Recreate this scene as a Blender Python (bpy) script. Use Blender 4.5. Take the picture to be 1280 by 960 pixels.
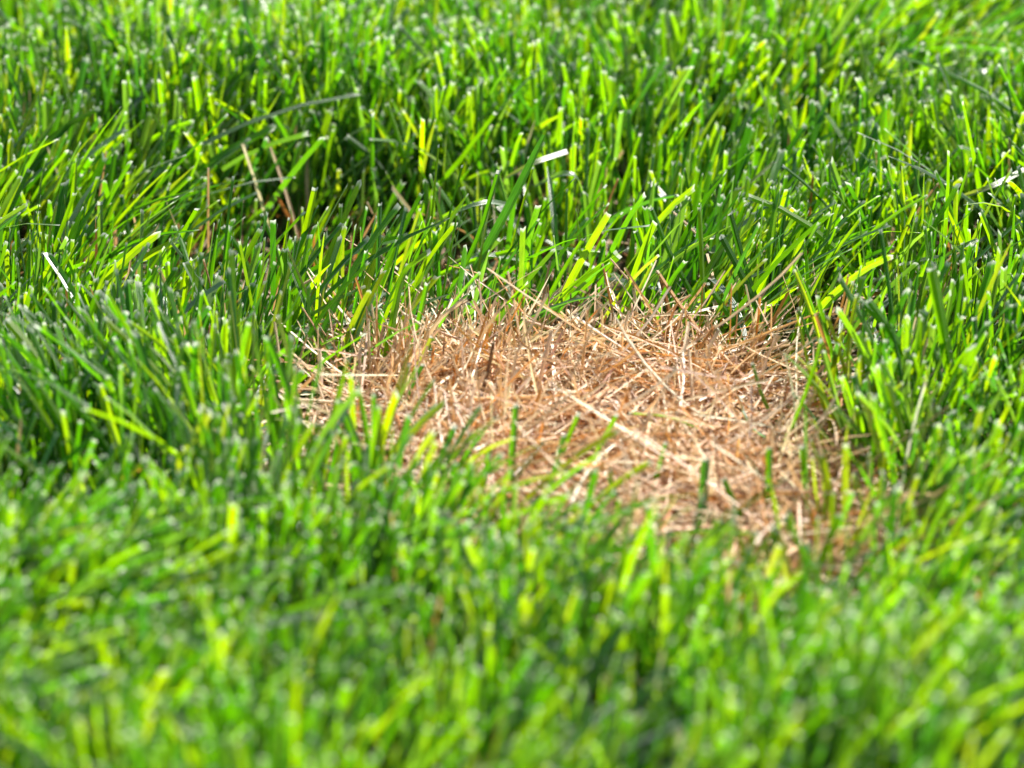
import bpy, math
import numpy as np
from mathutils import Vector

rng = np.random.default_rng(11)
R = math.radians
scene = bpy.context.scene
for o in list(bpy.data.objects):
    bpy.data.objects.remove(o)

# ------------------------------------------------------------------ camera
D, PITCH, LENS = 1.50, R(26), 135.0
CAM = np.array([0.0, -D * math.cos(PITCH), D * math.sin(PITCH)])
cam_d = bpy.data.cameras.new('camera')
cam = bpy.data.objects.new('camera', cam_d)
scene.collection.objects.link(cam)
cam.location = CAM
cam.rotation_euler = (math.pi / 2 - PITCH, 0, 0)
cam_d.lens = LENS
cam_d.sensor_width = 36
cam_d.clip_start = 0.05
cam_d.clip_end = 500
cam_d.dof.use_dof = True
cam_d.dof.focus_distance = 1.505
cam_d.dof.aperture_fstop = 6.8
cam_d.dof.aperture_blades = 0
scene.camera = cam

# ------------------------------------------------------------------ light
SUN_EL, SUN_AZ = R(52), R(50)          # behind the patch, to the right
world = bpy.data.worlds.new('World')
scene.world = world
world.use_nodes = True
wn = world.node_tree
bg = wn.nodes['Background']
sky = wn.nodes.new('ShaderNodeTexSky')
sky.sky_type = 'NISHITA'
sky.sun_disc = False
sky.sun_elevation = SUN_EL
sky.sun_rotation = SUN_AZ
sky.dust_density = 0.6
wn.links.new(sky.outputs[0], bg.inputs[0])
bg.inputs[1].default_value = 0.055
sun_d = bpy.data.lights.new('sun', 'SUN')
sun_d.energy = 5.0
sun_d.angle = R(0.53)
sun_d.color = (1.0, 0.95, 0.86)
sun = bpy.data.objects.new('sun', sun_d)
scene.collection.objects.link(sun)
to_sun = Vector((math.sin(SUN_AZ) * math.cos(SUN_EL), math.cos(SUN_AZ) * math.cos(SUN_EL), math.sin(SUN_EL)))
sun.rotation_euler = to_sun.to_track_quat('Z', 'Y').to_euler()
sun.location = (1, 1, 3)

scene.view_settings.view_transform = 'Standard'
scene.view_settings.look = 'None'
scene.view_settings.exposure = 1.35
scene.view_settings.gamma = 1.0
scene.render.engine = 'CYCLES'
scene.cycles.max_bounces = 6
scene.cycles.transmission_bounces = 5
scene.cycles.diffuse_bounces = 4

# ------------------------------------------------------------------ helpers
FPX = LENS / 36 * 1280
FW = np.array([0, math.cos(PITCH), -math.sin(PITCH)])
UP = np.array([0, math.sin(PITCH), math.cos(PITCH)])


def ray(px, py):
    d = FW * FPX + np.array([1.0, 0, 0]) * (px - 640) + UP * (480 - py)
    return d / np.linalg.norm(d)


def at_z(px, py, z=0.0):
    d = ray(px, py)
    return CAM + d * ((z - CAM[2]) / d[2])


def at_y(px, py, y):
    d = ray(px, py)
    return CAM + d * ((y - CAM[1]) / d[1])


def ground_px(x, y):
    """ground position -> the photograph's pixel grid, used as a map of the lawn"""
    vx, vy, vz = x - CAM[0], y - CAM[1], 0 - CAM[2]
    dep = vy * FW[1] + vz * FW[2]
    return 640 + FPX * vx / dep, 480 - FPX * (vy * UP[1] + vz * UP[2]) / dep


def vnoise(x, y, seed=0):
    xi, yi = np.floor(x).astype(int), np.floor(y).astype(int)
    fx, fy = x - xi, y - yi
    fx, fy = fx * fx * (3 - 2 * fx), fy * fy * (3 - 2 * fy)

    def h(a, b):
        n = (a * 374761393 + b * 668265263 + seed * 974711) & 0x7fffffff
        n = ((n ^ (n >> 13)) * 1274126177) & 0x7fffffff
        return ((n ^ (n >> 16)) & 0xffff) / 65535.0
    return (h(xi, yi) * (1 - fx) + h(xi + 1, yi) * fx) * (1 - fy) + (h(xi, yi + 1) * (1 - fx) + h(xi + 1, yi + 1) * fx) * fy


# outline of the dead patch on the ground (x, y metres), from its bare rim
PATCH = np.array([at_z(px, py)[:2] for px, py in (
    (345, 560), (375, 525), (430, 500), (500, 478), (560, 482), (630, 460), (720, 468), (800, 456), (870, 472), (940, 482), (1005, 508),
    (1045, 540), (1052, 600), (1080, 670), (1075, 750), (1010, 812), (910, 822), (830, 800), (720, 770), (600, 730), (505, 672), (405, 605))])
PC = PATCH.mean(0)
_pa = np.arctan2(PATCH[:, 1] - PC[1], PATCH[:, 0] - PC[0])
_pr = np.hypot(PATCH[:, 1] - PC[1], PATCH[:, 0] - PC[0])
_o = np.argsort(_pa)
_pa, _pr = _pa[_o], _pr[_o]


def patch_r(x, y):
    """0 at the patch centre, 1 on its rim"""
    a = np.arctan2(y - PC[1], x - PC[0])
    return np.hypot(x - PC[0], y - PC[1]) / np.interp(a, _pa, _pr, period=2 * math.pi)


def bump(x, y, px, py, rx, ry):
    c = at_z(px, py)
    ax = abs(at_z(px + rx, py)[0] - c[0])
    ay = abs(at_z(px, py - ry)[1] - c[1])
    return np.exp(-((x - c[0]) / ax) ** 2 - ((y - c[1]) / ay) ** 2)


def ground_h(x, y):
    h = 0.010 * (vnoise(x * 5 + 3, y * 5, 1) - .5) + 0.006 * (vnoise(x * 17, y * 17 + 9, 2) - .5)
    h = h + 0.003 * (vnoise(x * 60, y * 60, 3) - .5)
    h = h - 0.028 * bump(x, y, 330, 335, 200, 60) - 0.014 * bump(x, y, 620, 320, 170, 60)
    h = h - 0.014 * bump(x, y, 90, 700, 130, 35) - 0.018 * bump(x, y, 830, 95, 130, 35)
    fade = np.clip(1.6 - np.hypot(x, y) * .6, 0, 1)
    inp = np.clip((patch_r(x, y) - .75) / .35, .25, 1)
    return h * fade * inp


def tag(o, label=None, cat=None, group=None, kind=None):
    if label: o['label'] = label
    if cat: o['category'] = cat
    if group: o['group'] = group
    if kind: o['kind'] = kind
    return o


# ------------------------------------------------------------------ materials
def new_mat(name):
    m = bpy.data.materials.new(name)
    m.use_nodes = True
    nt = m.node_tree
    nt.nodes.clear()
    return m, nt, nt.nodes, nt.links


def blade_mat(name, trans, gloss_rough, tip_col, base_col, tip_start, trans_gain, vein=.16, spec=1.0):
    """thin leaf: reflects, lets light through, waxy sheen; 'tint' = leaf colour, 'bt' = (across, along, random)"""
    m, nt, N, Lk = new_mat(name)
    out = N.new('ShaderNodeOutputMaterial')
    tint = N.new('ShaderNodeAttribute'); tint.attribute_name = 'tint'
    bt = N.new('ShaderNodeAttribute'); bt.attribute_name = 'bt'
    sep = N.new('ShaderNodeSeparateXYZ'); Lk.new(bt.outputs['Vector'], sep.inputs[0])

    def math_(op, a, b=None, c=None):
        n = N.new('ShaderNodeMath'); n.operation = op
        for i, v in enumerate((a, b, c)):
            if v is None: continue
            if isinstance(v, (int, float)): n.inputs[i].default_value = v
            else: Lk.new(v, n.inputs[i])
        return n.outputs[0]

    def mix(f, a, b):
        n = N.new('ShaderNodeMix'); n.data_type = 'RGBA'
        if isinstance(f, (int, float)): n.inputs[0].default_value = f
        else: Lk.new(f, n.inputs[0])
        for i, v in ((6, a), (7, b)):
            if isinstance(v, tuple): n.inputs[i].default_value = v
            else: Lk.new(v, n.inputs[i])
        return n.outputs[2]

    def maprange(v, a, b, c, d):
        n = N.new('ShaderNodeMapRange')
        Lk.new(v, n.inputs[0])
        for i, q in enumerate((a, b, c, d)): n.inputs[i + 1].default_value = q
        return n.outputs[0]
    u, v, r = sep.outputs
    # mottling along the leaf
    comb = N.new('ShaderNodeCombineXYZ')
    Lk.new(math_('MULTIPLY', u, 1.5), comb.inputs[0]); Lk.new(math_('MULTIPLY', v, 9.0), comb.inputs[1]); Lk.new(math_('MULTIPLY', r, 900), comb.inputs[2])
    nz = N.new('ShaderNodeTexNoise'); nz.inputs['Scale'].default_value = 1.0; nz.inputs['Detail'].default_value = 2
    Lk.new(comb.outputs[0], nz.inputs['Vector'])
    mot = maprange(nz.outputs[0], .25, .75, .78, 1.25)
    # parallel veins
    wave = math_('SINE', math_('MULTIPLY', u, 2 * math.pi * 4.5))
    vn = maprange(wave, -1, 1, 1 - vein, 1 + vein)
    scale = math_('MULTIPLY', mot, vn)
    vm = N.new('ShaderNodeVectorMath'); vm.operation = 'SCALE'
    Lk.new(tint.outputs['Color'], vm.inputs[0]); Lk.new(scale, vm.inputs[3])
    col = vm.outputs[0]
    fb = maprange(v, .30, .02, 0, 1)
    gv = N.new('ShaderNodeVectorMath'); gv.operation = 'MULTIPLY'
    Lk.new(col, gv.inputs[0]); gv.inputs[1].default_value = trans_gain
    fb = math_('MULTIPLY', fb, .4)
    col = mix(fb, col, base_col)
    tcol = mix(fb, gv.outputs[0], base_col)
    ft = math_('SMOOTH_MIN', maprange(math_('ADD', v, math_('MULTIPLY', math_('SUBTRACT', nz.outputs[0], .5), .05)), tip_start, tip_start + .025, 0, 1), 1.0, .01)
    ft = math_('MAXIMUM', ft, 0)
    col = mix(ft, col, tip_col)
    tcol = mix(ft, tcol, tip_col)
    dif = N.new('ShaderNodeBsdfDiffuse'); Lk.new(col, dif.inputs[0])
    tr = N.new('ShaderNodeBsdfTranslucent'); Lk.new(tcol, tr.inputs[0])
    ms = N.new('ShaderNodeMixShader'); ms.inputs[0].default_value = trans
    Lk.new(dif.outputs[0], ms.inputs[1]); Lk.new(tr.outputs[0], ms.inputs[2])
    gl = N.new('ShaderNodeBsdfGlossy'); gl.inputs['Roughness'].default_value = gloss_rough
    gl.inputs[0].default_value = (1, 1, 1, 1)
    bp = N.new('ShaderNodeBump'); bp.inputs['Strength'].default_value = .35; bp.inputs['Distance'].default_value = .0004
    Lk.new(wave, bp.inputs['Height'])
    Lk.new(bp.outputs[0], gl.inputs['Normal']); Lk.new(bp.outputs[0], dif.inputs['Normal'])
    fr = N.new('ShaderNodeFresnel'); fr.inputs[0].default_value = 1.42
    Lk.new(bp.outputs[0], fr.inputs['Normal'])
    m2 = N.new('ShaderNodeMixShader')
    Lk.new(math_('MINIMUM', math_('MULTIPLY', fr.outputs[0], spec), .17), m2.inputs[0])
    Lk.new(ms.outputs[0], m2.inputs[1]); Lk.new(gl.outputs[0], m2.inputs[2])
    Lk.new(m2.outputs[0], out.inputs[0])
    return m


M_GREEN = blade_mat('green_grass_leaf', .70, .47, (.68, .71, .60, 1), (.10, .14, .03, 1), .972, (2.45, 2.35, .25), spec=.55)
M_STRAW = blade_mat('dry_straw', .32, .55, (.60, .46, .30, 1), (.40, .22, .09, 1), .97, (1.15, 1.0, .75), vein=.22, spec=.55)


def soil_mat():
    m, nt, N, Lk = new_mat('soil_and_thatch')
    out = N.new('ShaderNodeOutputMaterial')
    p = N.new('ShaderNodeBsdfPrincipled'); p.inputs['Roughness'].default_value = .95
    g = N.new('ShaderNodeNewGeometry')
    n1 = N.new('ShaderNodeTexNoise'); n1.inputs['Scale'].default_value = 160; n1.inputs['Detail'].default_value = 8
    Lk.new(g.outputs['Position'], n1.inputs['Vector'])
    cr = N.new('ShaderNodeValToRGB')
    e = cr.color_ramp.elements
    e[0].position, e[0].color = .3, (.025, .014, .008, 1)
    e[1].position, e[1].color = .72, (.16, .085, .035, 1)
    Lk.new(n1.outputs[0], cr.inputs[0])
    Lk.new(cr.outputs[0], p.inputs['Base Color'])
    b = N.new('ShaderNodeBump'); b.inputs['Strength'].default_value = .9; b.inputs['Distance'].default_value = .003
    Lk.new(n1.outputs[0], b.inputs['Height']); Lk.new(b.outputs[0], p.inputs['Normal'])
    Lk.new(p.outputs[0], out.inputs[0])
    return m


M_SOIL = soil_mat()

# ------------------------------------------------------------------ ground
ax = np.concatenate([-np.geomspace(120, 1.02, 22), np.linspace(-1, 1, 201), np.geomspace(1.02, 120, 22)])
gx, gy = np.meshgrid(ax, ax)
gz = ground_h(gx, gy)
n = len(ax)
gv = np.stack([gx, gy, gz], -1).reshape(-1, 3)
ii, jj = np.meshgrid(np.arange(n - 1), np.arange(n - 1))
k = (jj * n + ii).ravel()
gf = np.stack([k, k + 1, k + 1 + n, k + n], 1)


def mesh_from(name, verts, faces, mat, attrs=None):
    me = bpy.data.meshes.new(name)
    nf, c = faces.shape
    me.vertices.add(len(verts)); me.vertices.foreach_set('co', np.ascontiguousarray(verts, np.float32).ravel())
    me.loops.add(nf * c); me.loops.foreach_set('vertex_index', np.ascontiguousarray(faces, np.int32).ravel())
    me.polygons.add(nf)
    me.polygons.foreach_set('loop_start', np.arange(0, nf * c, c, dtype=np.int32))
    me.polygons.foreach_set('use_smooth', np.ones(nf, bool))
    for nm, (typ, dat) in (attrs or {}).items():
        a = me.attributes.new(nm, typ, 'POINT')
        a.data.foreach_set('color' if typ == 'FLOAT_COLOR' else 'vector', np.ascontiguousarray(dat, np.float32).ravel())
    me.materials.append(mat)
    me.update(calc_edges=True)
    return me


def link(name, me, parent=None):
    o = bpy.data.objects.new(name, me)
    scene.collection.objects.link(o)
    if parent is not None: o.parent = parent
    return o


tag(link('ground', mesh_from('ground', gv, gf, M_SOIL)), kind='structure')


# ------------------------------------------------------------------ blades
def nrm(a):
    return a / np.maximum(np.linalg.norm(a, axis=-1, keepdims=True), 1e-9)


def ribbons(P, Wv, W, fold, tint, pointed, cut, rnd, vlo=0., vhi=1.):
    """P (N,S,3) centrelines, Wv (N,3) width hint, W (N,) widths -> folded ribbons, 3 points across"""
    N, S, _ = P.shape
    T = np.gradient(P, axis=1)
    T = nrm(T)
    wv = Wv if Wv.ndim == 3 else Wv[:, None, :]
    wv = nrm(wv - T * (wv * T).sum(-1, keepdims=True))
    nv = np.cross(T, wv)
    t = np.linspace(vlo, vhi, S)[None, :]
    prof = (.55 + .45 * np.clip(t / .35, 0, 1)) * (1 - .12 * t)
    pp = np.where(t > .62, np.sqrt(np.clip(1 - ((t - .62) / .385) ** 2, .004, 1)), 1)
    prof = prof * np.where(pointed[:, None], pp, 1)
    hw = (W[:, None] * .5 * prof)[..., None]
    V = np.empty((N, S, 4, 3))
    fd = fold[:, None, None]
    V[:, :, 0] = P - wv * hw
    V[:, :, 1] = P - nv * hw * fd
    V[:, :, 2] = V[:, :, 1]
    V[:, :, 3] = P + wv * hw
    # ragged mown tip
    e = cut * W * 1.0
    jit = rng.normal(0, .42, (N, 3))[:, [0, 1, 1, 2]] * (e * ~pointed)[:, None]
    V[:, -1] += T[:, -1][:, None, :] * jit[:, :, None]
    b = (np.arange(N) * S * 4)[:, None, None, None]
    s = (np.arange(S - 1) * 4)[None, :, None, None]
    c = np.array([0, 2])[None, None, :, None]
    q = np.array([0, 1, 5, 4])[None, None, None, :]
    F = (b + s + c + q).reshape(-1, 4)
    bt = np.empty((N, S, 4, 3))
    bt[..., 0] = np.array([0, .5, .5, 1])[None, None, :]
    bt[..., 1] = t[..., None]
    bt[..., 2] = rnd[:, None, None]
    tc = np.ones((N, S, 4, 4)); tc[..., :3] = tint[:, None, None, :]
    return V.reshape(-1, 3), F, {'bt': ('FLOAT_VECTOR', bt.reshape(-1, 3)), 'tint': ('FLOAT_COLOR', tc.reshape(-1, 4))}


def grow(root, L, az, th0, kap, S, daz=None, power=1.0):
    """centreline that starts at tilt th0 towards az and bends by kap along its length"""
    N = len(L)
    t = (np.arange(S - 1) + .5) / (S - 1)
    th = th0[:, None] + kap[:, None] * t[None, :] ** power
    a = az[:, None] + (0 if daz is None else daz[:, None] * t[None, :])
    st = (L / (S - 1))[:, None]
    d = np.stack([np.sin(th) * np.cos(a) * st, np.sin(th) * np.sin(a) * st, np.cos(th) * st], -1)
    P = np.zeros((N, S, 3)); P[:, 1:] = np.cumsum(d, 1)
    return P + root[:, None, :]


GREENS = np.array([[.056, .170, .003], [.104, .228, .002], [.025, .102, .006], [.028, .105, .038], [.165, .275, .002], [.040, .135, .004], [.080, .170, .078]])  # last tint is a silvery green with sky reflection painted in


def green_tints(N, w=(.22, .27, .13, .10, .13, .08, .12)):
    k_ = rng.choice(len(GREENS), N, p=np.array(w) / sum(w))
    return np.clip(GREENS[k_] * rng.normal(1, .10, (N, 1)) * rng.normal(1, .05, (N, 3)), .004, 1)


STRAWS = np.array([[.72, .52, .32], [.60, .38, .195], [.83, .68, .49], [.55, .26, .06], [.26, .135, .055], [.70, .48, .32]])


def straw_tints(N, w=(.27, .18, .20, .13, .09, .13)):
    k_ = rng.choice(len(STRAWS), N, p=np.array(w) / sum(w))
    return np.clip(STRAWS[k_] * rng.normal(1, .12, (N, 1)) * rng.normal(1, .04, (N, 3)), .02, .8)


# ------------------------------------------------------------------ single blades and stalks that can be told apart
def resample(pts, S):
    """smooth curve through the control points"""
    pts = np.array(pts, float)
    if len(pts) == 2:
        pts = np.array([pts[0], pts[0] * .5 + pts[1] * .5, pts[1]])
    d = np.concatenate([[0], np.cumsum(np.linalg.norm(np.diff(pts, axis=0), axis=1))])
    ext = np.vstack([2 * pts[0] - pts[1], pts, 2 * pts[-1] - pts[-2]])
    out = []
    for s in np.linspace(0, d[-1], S):
        i = min(max(np.searchsorted(d, s) - 1, 0), len(pts) - 2)
        u = (s - d[i]) / (d[i + 1] - d[i])
        a, b, c, e = ext[i], ext[i + 1], ext[i + 2], ext[i + 3]
        out.append(.5 * (2 * b + (c - a) * u + (2 * a - 5 * b + 4 * c - e) * u * u + (3 * b - a - 3 * c + e) * u ** 3))
    return np.array(out)


def build_single(name, pts, width, tint, mat, label, cat, group, face=0.0, fold=.45, pointed=False, S=12, twist=.3, tip_part=None):
    """one blade as a thing: its leaf, and its pale mown tip as a part"""
    P = resample(pts, S)
    org = P[0].copy()
    P = P - org
    tipn = 'cut_tip' if mat is M_GREEN else 'broken_tip'
    s = np.linspace(0, 1, S)[:, None]
    ang = face + twist * s
    up = np.abs(P[-1, 2]) > .55 * np.linalg.norm(P[-1])
    if up:
        Wv = np.concatenate([np.cos(ang), np.sin(ang), 0 * ang], 1)
    else:
        h = nrm(P[-1] * np.array([1, 1, 0])); side = np.array([-h[1], h[0], 0])
        Wv = side[None] * np.cos(ang) + np.array([0, 0, 1.0])[None] * np.sin(ang)
    r1 = np.array([rng.random()])
    args = dict(fold=np.array([fold]), tint=np.array([tint]), rnd=r1)
    o = link(name, None)
    body = 'leaf' if mat is M_GREEN else 'stem'
    v, f, a = ribbons(P[None], Wv[None], np.array([width]), pointed=np.array([pointed]), cut=np.array([0.]), vhi=.95 if pointed else .97, **args)
    link(body, mesh_from(body, v, f, mat, a), o)
    if not pointed:
        T = nrm(P[-1] - P[-2])
        tl = rng.uniform(.0007, .0016)
        Q = np.stack([P[-1] - T * .0003, P[-1] + T * tl * .5, P[-1] + T * tl])
        W3 = np.repeat(Wv[-1:], 3, 0)
        v, f, a = ribbons(Q[None], W3[None], np.array([width * .97]), pointed=np.array([False]), cut=np.array([.35]), vlo=.992, vhi=1.0, **args)
        link(tipn, mesh_from(tipn, v, f, mat, a), o)
    o.location = org
    tag(o, label, cat, group)
    return o


Gc = {'yellow': (.150, .265, .002), 'bright': (.092, .222, .002), 'mid': (.050, .165, .004), 'dark': (.024, .098, .008),
      'teal': (.030, .115, .040), 'silver': (.085, .175, .075), 'pale': (.19, .24, .09)}  # silver has the sky's sheen put into its colour
Sc = {'tan': (.64, .42, .22), 'pale': (.82, .67, .48), 'orange': (.52, .27, .085), 'brown': (.34, .19, .09), 'pink': (.66, .48, .35)}
CW = {'yellow': 'yellow-green', 'bright': 'bright green', 'mid': 'mid green', 'dark': 'dark green', 'teal': 'blue-green', 'silver': 'silvery green', 'pale': 'pale'}


def look(px, w, c):
    dx, dy_ = px[-1][0] - px[0][0], px[0][1] - px[-1][1]
    a = math.degrees(math.atan2(dx, dy_))
    lean = 'upright' if abs(a) < 7 else ('leaning ' + ('steeply ' if abs(a) > 28 else '') + ('right' if a > 0 else 'left'))
    return f"{'slim' if w < 7.5 else 'broad' if w > 10.5 else 'medium'} {CW[c]} blade {lean}"


QUEUE, CLEAR = [], []


def single(name, pts, *args, **kw):
    """note where a single blade stands; the lawn leaves it room, and it is built once the lawn is there"""
    QUEUE.append((name, pts, args, kw))
    if kw.pop('room', False):
        Q = resample(pts, 9)
        CLEAR.extend(Q[3:])


def upright(px, w, tint, label, group=None, z0=.018, dy=0.0, ext=True, green=True, clear=True, **kw):
    """px: visible foot, [bends], tip on the photograph; the foot stands z0 above the soil and runs on down to it"""
    p0 = at_z(*px[0], z0)
    pts = [p0]
    for i, q in enumerate(px[1:]):
        pts.append(at_y(*q, p0[1] + dy * (i + 1) / (len(px) - 1)))
    d = nrm(pts[1] - pts[0])
    d = nrm(d + np.array([0, 0, .6]))
    if ext and z0 > .003:
        g = p0 - d * (z0 / d[2])
        g[2] = ground_h(g[0], g[1]) - .003
        pts = [g] + pts
    mm = .88 * np.linalg.norm(CAM - pts[-1]) / FPX
    c = (Gc if green else Sc)[tint]
    return single('grass_blade' if green else 'straw_stalk', pts, w * mm, c, M_GREEN if green else M_STRAW, label,
                  'grass blade' if green else 'straw', group, room=green and clear, **kw)


def lying(px, w, tint, label, group=None, green=True, **kw):
    pts = [at_z(a, b, z) for a, b, z in px]
    pts[0][2] = min(pts[0][2], .0) if kw.pop('rooted', False) else pts[0][2]
    mm = .88 * np.linalg.norm(CAM - pts[-1]) / FPX
    c = (Gc if green else Sc)[tint]
    return single('grass_blade' if green else 'straw_stalk', pts, w * mm, c, M_GREEN if green else M_STRAW, label,
                  'grass blade' if green else 'straw', group, room=green, **kw)


# --- blades behind the patch, in focus
T_ = ' in open turf directly behind the straw'
TG = 'tall slim blades behind the patch'
upright([(471, 385), (475, 257)], 8, 'teal', 'straight upright grey-green blade with pale edge behind left end of straw patch', face=.35)
upright([(538, 365), (577, 209)], 8.5, 'mid', look([(538, 365), (577, 209)], 8.5, 'mid') + T_, TG, face=.9)
upright([(552, 380), (571, 269)], 6.5, 'bright', look([(552, 380), (571, 269)], 6.5, 'bright') + T_, TG, face=.7)
upright([(560, 372), (596, 300), (622, 217)], 9, 'mid', look([(560, 372), (596, 300), (622, 217)], 9, 'mid') + T_, TG, face=.3)
upright([(600, 380), (672, 276)], 9, 'teal', look([(600, 380), (672, 276)], 9, 'teal') + T_, TG, face=.5)
upright([(592, 345), (640, 250), (680, 168)], 16, 'teal', 'broadest dark blue-green blade leaning right with pointed tip behind straw patch', face=.2, pointed=True)
upright([(636, 325), (666, 211)], 6.5, 'yellow', look([(636, 325), (666, 211)], 6.5, 'yellow') + T_, TG, face=.6)
upright([(672, 402), (700, 345), (728, 300)], 8, 'bright', look([(672, 402), (700, 345), (728, 300)], 8, 'bright') + T_, TG, face=.2)
upright([(506, 318), (526, 254)], 6, 'yellow', look([(506, 318), (526, 254)], 6, 'yellow') + T_, TG, face=.6)
upright([(533, 345), (540, 270), (548, 184)], 7, 'yellow', look([(533, 345), (540, 270), (548, 184)], 7, 'yellow') + T_, TG, face=.8)
upright([(528, 262), (575, 200), (618, 143)], 11, 'bright', 'long bright blade leaning far right in turf beyond the tall slim blades', face=.3)
upright([(584, 352), (604, 322), (623, 301)], 9, 'silver', look([(584, 352), (604, 322), (623, 301)], 9, 'silver') + T_, TG, face=.1)
upright([(365, 345), (380, 295), (393, 238)], 11, 'yellow', 'wide yellow-green blade with squared mown tip beside dark hollow in turf', face=.15)
lying([(478, 470, .012), (489, 410, .030), (503, 345, .051), (518, 328, .056), (533, 317, .058)], 14, 'bright',
      'broad bright blade creased sharply to the right above left of straw patch', face=.5, fold=.3, S=18)
upright([(678, 392), (720, 362), (770, 320)], 17, 'bright', 'broad bright blade slanting low to the right over back rim of straw', face=-.3, fold=.25, z0=.010)
upright([(735, 345), (752, 300), (776, 268)], 7, 'bright', look([(735, 345), (752, 300), (776, 268)], 7, 'bright') + T_, TG, face=.4)
upright([(700, 330), (712, 290), (755, 235)], 8, 'mid', look([(700, 330), (712, 290), (755, 235)], 8, 'mid') + T_, TG, face=.4)
# --- hollow and lip left of the patch
LL = 'bright blade with squared mown tip beside the dark hollow'
LG = 'blades beside the dark hollow'
for px, w, c, fc in (
        ([(-2, 318), (20, 263)], 12, 'bright', .2), ([(126, 335), (125, 256)], 9, 'silver', .1), ([(128, 305), (95, 237)], 9, 'yellow', .3),
        ([(204, 342), (246, 262)], 12, 'bright', .3), ([(186, 332), (195, 283)], 5, 'mid', .5), ([(272, 262), (222, 191)], 10, 'yellow', .2),
        ([(158, 268), (161, 216)], 9, 'yellow', .2), ([(380, 330), (390, 295), (408, 262)], 6, 'silver', .6), ([(423, 340), (426, 259)], 7, 'bright', .3),
        ([(300, 315), (303, 251)], 4, 'mid', .6), ([(350, 350), (361, 275)], 6, 'yellow', .5), ([(352, 335), (328, 270)], 7, 'mid', .4),
        ([(162, 305), (152, 246)], 8, 'teal', .4), ([(455, 340), (470, 290)], 5, 'mid', .4), ([(230, 375), (240, 325)], 8, 'yellow', .2),
        ([(118, 385), (122, 330)], 7, 'bright', .2), ([(70, 385), (98, 335)], 9, 'teal', .2), ([(310, 335), (280, 285)], 9, 'mid', .3),
        ([(200, 305), (210, 238)], 6, 'teal', .3), ([(265, 330), (285, 285)], 6, 'mid', .4), ([(400, 345), (385, 300)], 6, 'yellow', .3)):
    upright(px, w, c, look(px, w, c) + ' beside the dark hollow left of straw', LG, face=fc, dy=rng.uniform(-.006, .006))
# --- right of the patch
RL = 'green blade with pale mown tip in thick turf right of the straw'
RG = 'blades right of the patch'
for px, w, c, fc in (
        ([(950, 395), (930, 330), (913, 268)], 10, 'dark', .2), ([(955, 410), (930, 350), (903, 298)], 11, 'dark', .2),
        ([(1200, 425), (1203, 305)], 9, 'silver', .4), ([(1140, 350), (1144, 277)], 10, 'silver', .2), ([(1146, 405), (1127, 331)], 10, 'yellow', .2),
        ([(1086, 335), (1088, 260)], 9, 'mid', .3), ([(1105, 330), (1108, 262)], 6, 'bright', .3), ([(1165, 260), (1201, 205)], 7, 'bright', .4),
        ([(1213, 270), (1213, 220)], 9, 'bright', .1), ([(1228, 245), (1231, 197)], 6, 'yellow', .2), ([(1032, 330), (1073, 253)], 9, 'bright', .3),
        ([(1012, 370), (1045, 285)], 7, 'bright', .4), ([(990, 360), (997, 300)], 6, 'yellow', .3), ([(870, 380), (838, 318), (815, 262)], 8, 'mid', .3),
        ([(818, 360), (795, 290)], 9, 'mid', .2), ([(846, 330), (852, 258)], 7, 'yellow', .3), ([(1060, 390), (1090, 340), (1120, 300)], 6, 'mid', .4),
        ([(1250, 330), (1270, 245)], 8, 'bright', .2), ([(1195, 330), (1212, 262)], 8, 'mid', .2), ([(1165, 330), (1172, 270)], 8, 'dark', .2),
        ([(765, 330), (790, 262)], 8, 'bright', .3), ([(775, 250), (800, 170)], 7, 'bright', .2), ([(742, 250), (750, 175)], 8, 'yellow', .2),
        ([(1235, 400), (1262, 330)], 8, 'yellow', .3), ([(905, 385), (918, 340), (938, 300)], 5, 'silver', .5)):
    upright(px, w, c, look(px, w, c) + ' in thick turf right of the straw', RG, face=fc, dy=rng.uniform(-.006, .006))
lying([(1173, 327, .040), (1195, 312, .045), (1221, 300, .047)], 7, 'silver', 'short silvery blade lying across the upright turf right of straw', face=.5)
lying([(914, 247, .036), (940, 226, .043), (966, 204, .048)], 5, 'pale', 'thin yellowed bent stem among green turf behind the straw', face=.5)
for px, w, c in (([(1192, 500), (1180, 420), (1165, 337)], 19, 'bright'), ([(1160, 500), (1120, 425), (1087, 377)], 12, 'mid'),
                 ([(1105, 500), (1072, 418)], 15, 'bright'), ([(1222, 480), (1218, 400)], 11, 'teal'), ([(1140, 500), (1152, 395)], 12, 'silver'),
                 ([(1085, 545), (1068, 470)], 13, 'teal'), ([(1130, 560), (1110, 480)], 14, 'bright')):
    upright(px, w, c, look(px, w, c) + ' at the right rim of straw patch', 'blades at the right rim', face=.2, z0=.022, clear=False)
# --- green leaves over and in the straw
upright([(942, 446), (915, 400), (892, 366)], 9, 'mid', 'green blade leaning left out of back right rim of straw', z0=.006, face=.2)
upright([(977, 545), (955, 500), (941, 456)], 6.5, 'silver', 'pale green blade leaning left inside right end of straw', z0=.006, face=.3)
upright([(962, 590), (1000, 510), (1022, 445), (1026, 428)], 8, 'bright', 'bright blade crossing right end of straw, leaning right', z0=.006, face=.25)
lying([(1035, 562, .012), (985, 556, .016), (948, 540, .019), (930, 515, .022), (924, 494, .024)], 10, 'teal', 'curled blue-green blade sprawled over right end of straw', face=.3, S=16)
lying([(994, 548, .008), (1015, 528, .014), (1042, 518, .016)], 9, 'silver', 'short pale green leaf lying on right end of straw', face=.3)
lying([(884, 540, .015), (836, 521, .026), (788, 516, .028)], 8, 'silver', 'pale blue-green blade lying flat over middle of straw', face=.4)
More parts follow.
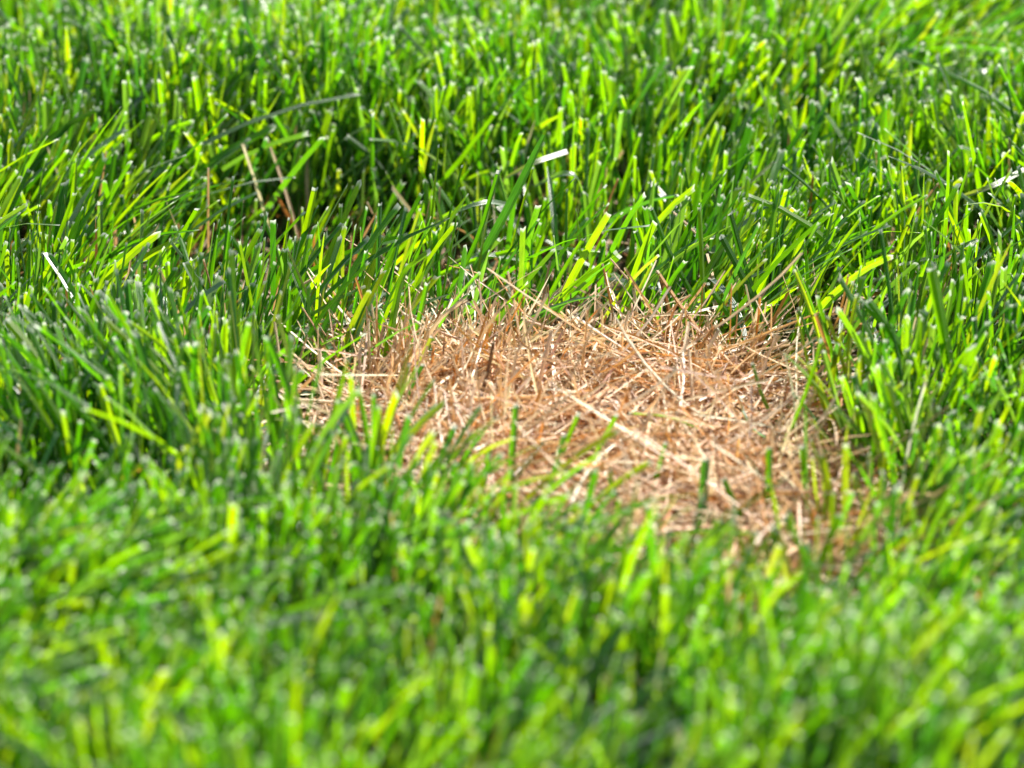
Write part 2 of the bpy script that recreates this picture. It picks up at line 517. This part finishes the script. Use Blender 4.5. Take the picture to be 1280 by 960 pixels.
upright([(497, 524), (511, 490), (528, 457)], 9, 'dark', 'dark green blade rising from left part of straw beside whitened blade', z0=.010, face=.2)
upright([(478, 513), (520, 460), (539, 422)], 9, 'pale', 'bleached white-green blade with split tip on left part of straw', z0=.006, face=.3)
for px, w, c in (([(352, 500), (400, 455), (452, 420)], 8, 'bright'), ([(345, 480), (385, 440), (440, 412)], 8, 'silver'),
                 ([(372, 585), (400, 550), (438, 500)], 9, 'bright'), ([(430, 470), (470, 440), (520, 415)], 7, 'mid')):
    upright(px, w, c, look(px, w, c) + ' over left rim of the straw', 'blades slanting over the left rim', z0=.008, face=.3)
for px, w, c in (([(528, 650), (545, 590), (568, 535)], 14, 'teal'), ([(636, 625), (645, 508)], 12, 'mid'), ([(690, 600), (722, 520)], 10, 'bright'),
                 ([(730, 600), (770, 520)], 11, 'bright'), ([(815, 620), (832, 555)], 10, 'mid'), ([(876, 665), (882, 575)], 17, 'teal'),
                 ([(960, 650), (962, 560)], 12, 'mid'), ([(680, 640), (705, 545)], 10, 'teal'), ([(600, 640), (612, 560)], 10, 'bright'),
                 ([(455, 640), (440, 560)], 11, 'bright'), ([(480, 650), (475, 560)], 12, 'teal'), ([(1010, 640), (1003, 560)], 12, 'bright'),
                 ([(410, 620), (425, 540)], 11, 'mid'), ([(560, 640), (585, 580)], 9, 'yellow'), ([(775, 650), (762, 590)], 10, 'mid'), ([(930, 660), (905, 600)], 10, 'mid')):
    upright(px, w, c, look(px, w, c) + ', blurred, in front of the straw', 'blades in front of the straw', z0=.012, face=.2, clear=False)

# --- pale leaves that have fallen over
for px, w, c, lab in (
        ([(540, 282, .026), (575, 262, .042), (610, 252, .045), (645, 258, .036)], 8, 'silver', 'silvery fallen leaf arched among the tall slim blades behind straw'),
        ([(556, 332, .016), (600, 318, .028), (652, 324, .018)], 7, 'silver', 'low silvery leaf lying under the tall slim blades behind straw'),
        ([(632, 222, .040), (668, 203, .048), (706, 190, .048)], 9, 'pale', 'pale fallen leaf sloping up right in turf beyond tall blades'),
        ([(668, 232, .036), (705, 216, .046), (722, 222, .044), (732, 252, .026)], 9, 'silver', 'silvery leaf bent down sharply in turf beyond tall blades'),
        ([(1195, 248, .040), (1240, 232, .048), (1292, 206, .048)], 9, 'pale', 'long pale leaf lying over thick turf far right of straw'),
        ([(80, 728, .038), (135, 714, .048), (195, 717, .042)], 10, 'silver', 'blurred silvery leaf lying across turf before the near left gap')):
    lying(px, w, c, lab, face=.25, fold=.35)
upright([(988, 725), (968, 660)], 15, 'pale', 'blurred whitish blade at near right rim of the straw', z0=.02, face=.1)

# --- straw stalks
SS = []
for px, w, c, lab in (
        ([(849, 500, .008), (872, 460, .022), (896, 417, .034)], 6, 'pale', 'thick pale straw stalk leaning right over middle of the patch'),
        ([(862, 522, .008), (885, 492, .018), (899, 468, .024)], 6, 'pale', 'shorter thick pale stalk with blunt end beside the thick leaning one'),
        ([(944, 477, .010), (918, 459, .018), (890, 428, .024), (864, 405, .030)], 4.5, 'pink', 'long thin pink-tan stalk sloping down to the right across the straw'),
        ([(724, 497, .010), (730, 440, .030), (735, 387, .050)], 6.5, 'tan', 'upright orange-tan stalk standing at back of the straw'),
        ([(843, 543, .018), (856, 570, .018), (869, 602, .014)], 7, 'pale', 'whitish flat stalk lying towards the near rim of straw'),
        ([(764, 545, .014), (774, 509, .022), (760, 497, .024), (742, 492, .020)], 6, 'pink', 'hooked pinkish stalk bent back on itself mid patch'),
        ([(836, 432, .010), (812, 385, .030), (783, 338, .046)], 4.5, 'tan', 'tan stalk leaning left into green turf behind the straw'),
        ([(830, 421, .012), (856, 388, .028), (881, 355, .042)], 3.5, 'tan', 'thin tan stalk leaning right into green turf behind the straw'),
        ([(811, 452, .014), (822, 470, .016), (832, 495, .014)], 4.5, 'pale', 'short whitish curved stalk lying on back half of the straw'),
        ([(903, 476, .010), (935, 450, .018), (971, 420, .026)], 5, 'tan', 'tan stalk slanting up to right near back right rim'),
        ([(969, 466, .010), (983, 442, .018), (1000, 417, .024)], 4, 'pale', 'pale thin stalk at back right rim against dark turf'),
        ([(1050, 482, .014), (1036, 440, .034), (1020, 394, .052)], 5.5, 'orange', 'orange-tan stalk leaning left at right rim of straw'),
        ([(1025, 442, .020), (1045, 405, .034), (1054, 375, .044), (1060, 346, .054)], 3.5, 'orange', 'thin orange stalk rising into green turf right of straw'),
        ([(641, 522, .012), (644, 452, .030), (662, 412, .040), (683, 371, .052)], 4.5, 'pale', 'long pale stalk curving up to right from centre left of straw'),
        ([(511, 464, .010), (545, 405, .032), (577, 376, .042)], 6, 'pale', 'bleached stalk arching right over back left rim'),
        ([(601, 464, .018), (620, 448, .022), (642, 438, .024)], 5, 'tan', 'tan stalk lying level on back left part of straw'),
        ([(461, 398, .022), (452, 370, .034), (444, 344, .046)], 4, 'orange', 'small orange stalk standing in turf behind left rim'),
        ([(395, 478, .012), (430, 465, .018), (472, 461, .022)], 5, 'orange', 'orange-tan stalk lying over dark left end of straw'),
        ([(365, 500, .014), (378, 485, .020), (394, 468, .026)], 8, 'tan', 'broad tan dead leaf at left rim of the straw'),
        ([(556, 330, .030), (603, 345, .03), (598, 372, .020)], 4, 'orange', 'small orange stalk caught among tall slim blades'),
        ([(872, 552, .006), (878, 540, .012), (882, 528, .016)], 9, 'orange', 'short orange sheath standing up in middle of straw'),
        ([(922, 548, .006), (930, 535, .012), (934, 520, .018)], 8, 'orange', 'short orange sheath standing up at right part of straw')):
    lying(px, w, c, lab, None, False, face=rng.uniform(-.6, .6), fold=.6)
SK = ('tan', 'orange', 'pale', 'pink', 'brown')
SN = {'tan': 'tan', 'orange': 'orange-brown', 'pale': 'cream', 'pink': 'pinkish', 'brown': 'dark brown'}
for i in range(290):
    px, py = rng.uniform(390, 1040), rng.uniform(425, 610)
    g = at_z(px, py)
    if patch_r(g[0], g[1]) > .98: continue
    stand = rng.random() < (.55 if px < 640 else .28)
    z = .002 if stand else rng.uniform(.014, .020)
    th = rng.normal(.5, .22) if stand else rng.normal(1.5, .12)
    P = grow(np.array([[g[0], g[1], z]]), np.array([rng.uniform(.028, .045) if stand else rng.uniform(.025, .055)]), np.array([rng.normal(.6, 1.0) if stand else rng.uniform(0, 6.28)]),
             np.array([th]), np.array([rng.normal(.1, .25) if stand else rng.normal(.05, .25)]), 5)[0]
    ck = SK[rng.choice(5, p=(.28, .14, .34, .19, .05))]
    ln = np.linalg.norm(P[-1] - P[0])
    size = ('short' if ln < .034 else 'long') + (' thick' if (wd := rng.uniform(.0008, .0017)) > .00125 else ' thin')
    where = ('left end' if px < 530 else 'left half' if px < 705 else 'right half' if px < 890 else 'right end')
    lab = f"{size} {SN[ck]} stalk {'standing up in' if stand else 'lying loose on'} {where} of the straw"
    single('straw_stalk', list(P), wd, np.array(Sc[ck]) * rng.normal(1, .06), M_STRAW, lab, 'straw', ('standing' if stand else 'loose') + ' stalks in the straw',
           face=rng.uniform(0, 3.1), fold=.6, S=8)

def lawn_map(x, y):
    """how thick the turf is (0..1) and how high the mower left it (m)"""
    pr = patch_r(x, y) + .16 * (vnoise(x * 55, y * 55, 8) - .5) + .12 * (vnoise(x * 140, y * 140, 9) - .5)
    nearside = np.clip((PC[1] - y) / .10, 0, 1)
    dens = np.clip((pr - .94 + .44 * nearside) / (.14 + .58 * nearside), 0, 1) ** (1 + .6 * nearside)
    tuft = vnoise(x * 42 + 5, y * 42, 5) * .6 + vnoise(x * 95, y * 95 + 3, 6) * .4
    dens = dens * np.clip(-.15 + 2.0 * tuft, .10, 1)
    thin = .80 * bump(x, y, 590, 375, 190, 50) + .75 * bump(x, y, 470, 322, 150, 34) + .97 * bump(x, y, 310, 340, 200, 45) + .55 * bump(x, y, 700, 265, 70, 35)
    thin = thin + .85 * bump(x, y, 80, 705, 130, 30) + .85 * bump(x, y, 830, 105, 130, 30) + .5 * bump(x, y, 960, 800, 70, 40)
    thin = thin + .55 * bump(x, y, 960, 455, 130, 25)
    dens = dens * np.clip(1 - thin, .12, 1)
    hc = .054 + .020 * (vnoise(x * 9, y * 9 + 4, 7) - .5) + .014 * (vnoise(x * 24, y * 24 + 4, 17) - .5) + .012 * (tuft - .5)
    hc = hc - .014 * bump(x, y, 600, 370, 190, 55) - .004 * bump(x, y, 330, 330, 200, 30)
    front = bump(x, y, 740, 790, 330, 60)
    hc = hc - .006 * bump(x, y, 120, 430, 260, 60) - .012 * front
    return dens, hc


def make_lawn(n_try, x0, x1, y0, y1, S, keep=None, wmul=1.0):
    x = rng.uniform(x0, x1, n_try); y = rng.uniform(y0, y1, n_try)
    dens, hc = lawn_map(x, y)
    ok = rng.random(n_try) < dens
    if keep is not None: ok &= keep(x, y)
    if S > 5:
        block = np.zeros(n_try, bool)
        for q in CLEAR:
            dy = q[1] - y
            block |= (np.abs(x - q[0]) < .0036) & (dy > -.002) & (dy < .07) & (hc > q[2] + dy * .49 - .004)
        ok &= ~block | (rng.random(n_try) < .2)
    x, y, hc = x[ok], y[ok], hc[ok]
    N = len(x)
    # neighbouring shoots share a direction
    inpatch = patch_r(x, y) < 1.0
    hc = np.where(inpatch, hc * rng.uniform(.6, 1.0, N), hc * (1 - .3 * np.clip(1.2 - patch_r(x, y), 0, .2) / .2 * rng.random(N)))
    flow = (vnoise(x * 11 + 1, y * 11, 21) - .5) * 1.0
    flow2 = (vnoise(x * 11 + 7, y * 11 + 2, 22) - .5) * .8
    lx = .14 + flow * .75 + rng.normal(0, .20, N)
    ly = -.02 + flow2 * .75 + rng.normal(0, .20, N)
    tilt = np.hypot(lx, ly)
    az = np.arctan2(ly, lx)
    th0 = np.clip(tilt * .75, 0, 1.0)
    kap = np.clip(tilt * .5 + rng.normal(.08, .28, N), -.5, 1.3)
    pointed = rng.random(N) < .32
    young = rng.random(N) < .30
    target = hc * rng.normal(1, .12, N) * np.where(young, rng.uniform(.45, .9, N), 1)
    L = target / np.clip(np.cos(th0 + kap * .5), .45, 1)
    W = np.clip(rng.normal(.00215, .0006, N), .0010, .0042) * np.where(young, .8, 1) * wmul
    beta = rng.uniform(0, math.pi, N)
    Wv0 = np.stack([np.cos(beta), np.sin(beta), np.zeros(N)], -1)
    tw = beta + rng.normal(0, .7, N)
    Wv1 = np.stack([np.cos(tw), np.sin(tw), np.zeros(N)], -1)
    s = np.linspace(0, 1, S)[None, :, None]
    Wv = Wv0[:, None] * (1 - s) + Wv1[:, None] * s
    root = np.stack([x, y, ground_h(x, y) - .002], -1)
    P = grow(root, L, az, th0, kap, S)
    tint = green_tints(N)
    rim = np.clip(1.16 - patch_r(x, y), 0, .16) / .16
    tint = np.where((rng.random(N) < rim * .5)[:, None], np.array([.145, .205, .012]) * rng.normal(1, .15, (N, 1)).clip(.6, 1.4), tint)
    old = rng.random(N) < .02
    tint[old] = np.array([.17, .23, .03])
    return ribbons(P, Wv, W, rng.uniform(.1, .75, N), tint, pointed, np.full(N, .6), rng.random(N))


def inner(x, y):
    return (np.abs(x) < .36) & (y > -.40) & (y < .50)


v_, f_, a_ = make_lawn(54000, -.36, .36, -.40, .50, 7, inner)
tag(link('lawn_grass', mesh_from('lawn_grass', v_, f_, M_GREEN, a_)),
    'dense mown green grass blades with pale cut tips around the dead patch', 'grass', kind='stuff')
NL = len(f_)
v_, f_, a_ = make_lawn(80000, -1.3, 1.3, -1.1, 1.5, 4, lambda x, y: ~inner(x, y), 1.2)
tag(link('outer_lawn_grass', mesh_from('outer_lawn_grass', v_, f_, M_GREEN, a_)),
    'mown green lawn grass stretching away beyond the dead patch', 'grass', kind='stuff')


# leaves knocked flat between the shoots: pale, often tinted with a painted sky sheen
def make_flat(n, x0, x1, y0, y1):
    x = rng.uniform(x0, x1, n); y = rng.uniform(y0, y1, n)
    ok = patch_r(x, y) > 1.0
    x, y = x[ok], y[ok]; N = len(x)
    z = ground_h(x, y) + rng.uniform(.004, .020, N)
    az = rng.normal(.5, .9, N)
    P = grow(np.stack([x, y, z], -1), rng.uniform(.022, .045, N), az, rng.uniform(.9, 1.5, N), rng.uniform(.1, .8, N), 7, rng.normal(0, .4, N))
    Wv = np.stack([-np.sin(az), np.cos(az), np.zeros(N)], -1)
    return ribbons(P, Wv, rng.normal(.0028, .0006, N).clip(.0012, .005), rng.uniform(.1, .5, N),
                   green_tints(N, (.2, .1, .2, .2, .02, .1, .3)), rng.random(N) < .3, np.full(N, .6), rng.random(N))


v_, f_, a_ = make_flat(1700, -.36, .36, -.40, .50)
tag(link('flattened_grass', mesh_from('flattened_grass', v_, f_, M_GREEN, a_)),
    'bent over green grass leaves lying between the upright blades', 'grass', kind='stuff')


# dry thatch at the foot of the turf
def strands(x, y, zlo, zhi, th, kap, L, W, tint, az=None, S=6):
    N = len(x)
    z = ground_h(x, y) + rng.uniform(0, 1, N) ** 1.3 * (zhi - zlo) + zlo
    if az is None: az = rng.uniform(0, 2 * math.pi, N)
    P = grow(np.stack([x, y, z], -1), L, az, th, kap, S, rng.normal(0, .35, N))
    lift = np.minimum(P[:, :, 2] - .0015, 0).min(1)
    P[:, :, 2] -= lift[:, None] * np.linspace(0, 1, S)[None]
    b = rng.uniform(0, 2 * math.pi, N)
    Wv = np.stack([np.cos(b), np.sin(b), rng.normal(0, .5, N)], -1)
    return ribbons(P, Wv, W, rng.uniform(.2, .9, N), tint, rng.random(N) < .35, np.full(N, .8), rng.random(N))


n_ = 9000
x = rng.uniform(-.36, .36, n_); y = rng.uniform(-.40, .50, n_)
v_, f_, a_ = strands(x, y, .0, .012, rng.normal(1.4, .25, n_), rng.normal(.1, .4, n_), rng.uniform(.012, .04, n_), rng.uniform(.0007, .0019, n_),
                     straw_tints(n_, (.10, .15, .04, .2, .40, .12)) * .6, S=4)
tag(link('thatch', mesh_from('thatch', v_, f_, M_STRAW, a_)), 'brown dry thatch lying at the foot of the green grass', 'thatch', kind='stuff')


# here and there a withered leaf among the green
n_ = 750
x = rng.uniform(-.36, .36, n_); y = rng.uniform(-.40, .50, n_)
ok_ = patch_r(x, y) > 1.05
x, y = x[ok_], y[ok_]; n_ = len(x)
v_, f_, a_ = strands(x, y, .0, .006, np.abs(rng.normal(.25, .3, n_)), rng.normal(.2, .35, n_), rng.uniform(.028, .052, n_), rng.uniform(.0008, .0022, n_), straw_tints(n_), S=6)
tag(link('withered_grass', mesh_from('withered_grass', v_, f_, M_STRAW, a_)), 'scattered withered tan leaves standing among the green grass', 'grass', kind='stuff')


# ------------------------------------------------------------------ dead patch
def in_patch(n, rmax=1.0, back=None):
    out = []
    while len(out) < n:
        q = rng.uniform(PATCH.min(0) - .01, PATCH.max(0) + .01, (n * 2, 2))
        r = patch_r(q[:, 0], q[:, 1]) + .2 * (vnoise(q[:, 0] * 60, q[:, 1] * 60, 31) - .5)
        void = np.clip(2.6 * (vnoise(q[:, 0] * 38, q[:, 1] * 38, 33) * .6 + vnoise(q[:, 0] * 80, q[:, 1] * 80, 34) * .4) - .80, .04, 1)
        void = void * (1 - .75 * bump(q[:, 0], q[:, 1], 1000, 525, 60, 45)) * (1 - .7 * bump(q[:, 0], q[:, 1], 395, 510, 50, 40))
        out += list(q[(r < rmax) & (rng.random(len(q)) < void)])
    q = np.array(out[:n])
    return q[:, 0], q[:, 1]


parts = []
# crushed orange litter on the soil
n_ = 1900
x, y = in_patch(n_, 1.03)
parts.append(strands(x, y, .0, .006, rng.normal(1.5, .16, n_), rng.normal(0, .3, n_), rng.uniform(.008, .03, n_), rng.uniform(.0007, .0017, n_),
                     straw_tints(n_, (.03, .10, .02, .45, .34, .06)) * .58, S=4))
# tangled mat
n_ = 2000
x, y = in_patch(n_, 1.03)
parts.append(strands(x, y, .002, .020, rng.normal(1.36, .20, n_), rng.normal(.12, .32, n_), rng.uniform(.030, .075, n_), rng.uniform(.0006, .0013, n_),
                     straw_tints(n_)))
# half standing stalks leaning about
n_ = 1000
x, y = in_patch(n_, 1.04)
parts.append(strands(x, y, .0, .004, np.abs(rng.normal(.75, .35, n_)), rng.normal(.25, .4, n_), rng.uniform(.020, .042, n_), rng.uniform(.0006, .0014, n_),
                     straw_tints(n_)))
# tufts still rooted, standing along the back and left
n_ = 420
x, y = in_patch(n_ * 4, 1.05)
px_, py_ = ground_px(x, y)
ok_ = (py_ < 500) | (px_ < 620) & (py_ < 580)
x, y = x[ok_][:n_], y[ok_][:n_]; n_ = len(x)
parts.append(strands(x, y, .0, .003, np.abs(rng.normal(.58, .32, n_)), rng.normal(.25, .4, n_), rng.uniform(.028, .046, n_), rng.uniform(.0006, .0014, n_),
                     straw_tints(n_), az=rng.normal(.3, 1.1, n_), S=7))


def join(parts):
    V, F, A, o = [], [], {}, 0
    for v, f, a in parts:
        V.append(v); F.append(f + o); o += len(v)
        for k2, (t2, d2) in a.items(): A.setdefault(k2, (t2, []))[1].append(d2)
    return np.concatenate(V), np.concatenate(F), {k2: (t2, np.concatenate(d2)) for k2, (t2, d2) in A.items()}


v_, f_, a_ = join(parts)
tag(link('dead_straw', mesh_from('dead_straw', v_, f_, M_STRAW, a_)),
    'tangled mat of dry tan straw filling the dead patch in the lawn', 'straw', kind='stuff')


# ------------------------------------------------------------------ build the single blades and stalks
for nm_, pts_, ar_, kw_ in QUEUE:
    build_single(nm_, pts_, *ar_, **kw_)

# small black speck clinging to a blade right of the patch
c = at_y(1013, 325, at_z(1013, 380, 0)[1])
sp = [(math.cos(a) * r_, math.sin(a) * r_ * .7, z_) for z_, r_ in ((-.0014, .0004), (-.0006, .0012), (.0004, .0013), (.0013, .0006)) for a in np.linspace(0, 2 * math.pi, 8, endpoint=False)]
sf = [(i * 8 + j, i * 8 + (j + 1) % 8, i * 8 + 8 + (j + 1) % 8, i * 8 + 8 + j) for i in range(3) for j in range(8)]
m, nt, N_, L_ = new_mat('black_husk')
o_ = N_.new('ShaderNodeOutputMaterial'); p_ = N_.new('ShaderNodeBsdfPrincipled')
p_.inputs['Base Color'].default_value = (.02, .014, .012, 1); p_.inputs['Roughness'].default_value = .6
L_.new(p_.outputs[0], o_.inputs[0])
o = link('seed_husk', mesh_from('seed_husk', np.array(sp), np.array(sf), m))
o.location = c; o.rotation_euler = (.5, .4, .2)
tag(o, 'tiny black seed husk caught on green blades behind right rim', 'husk')
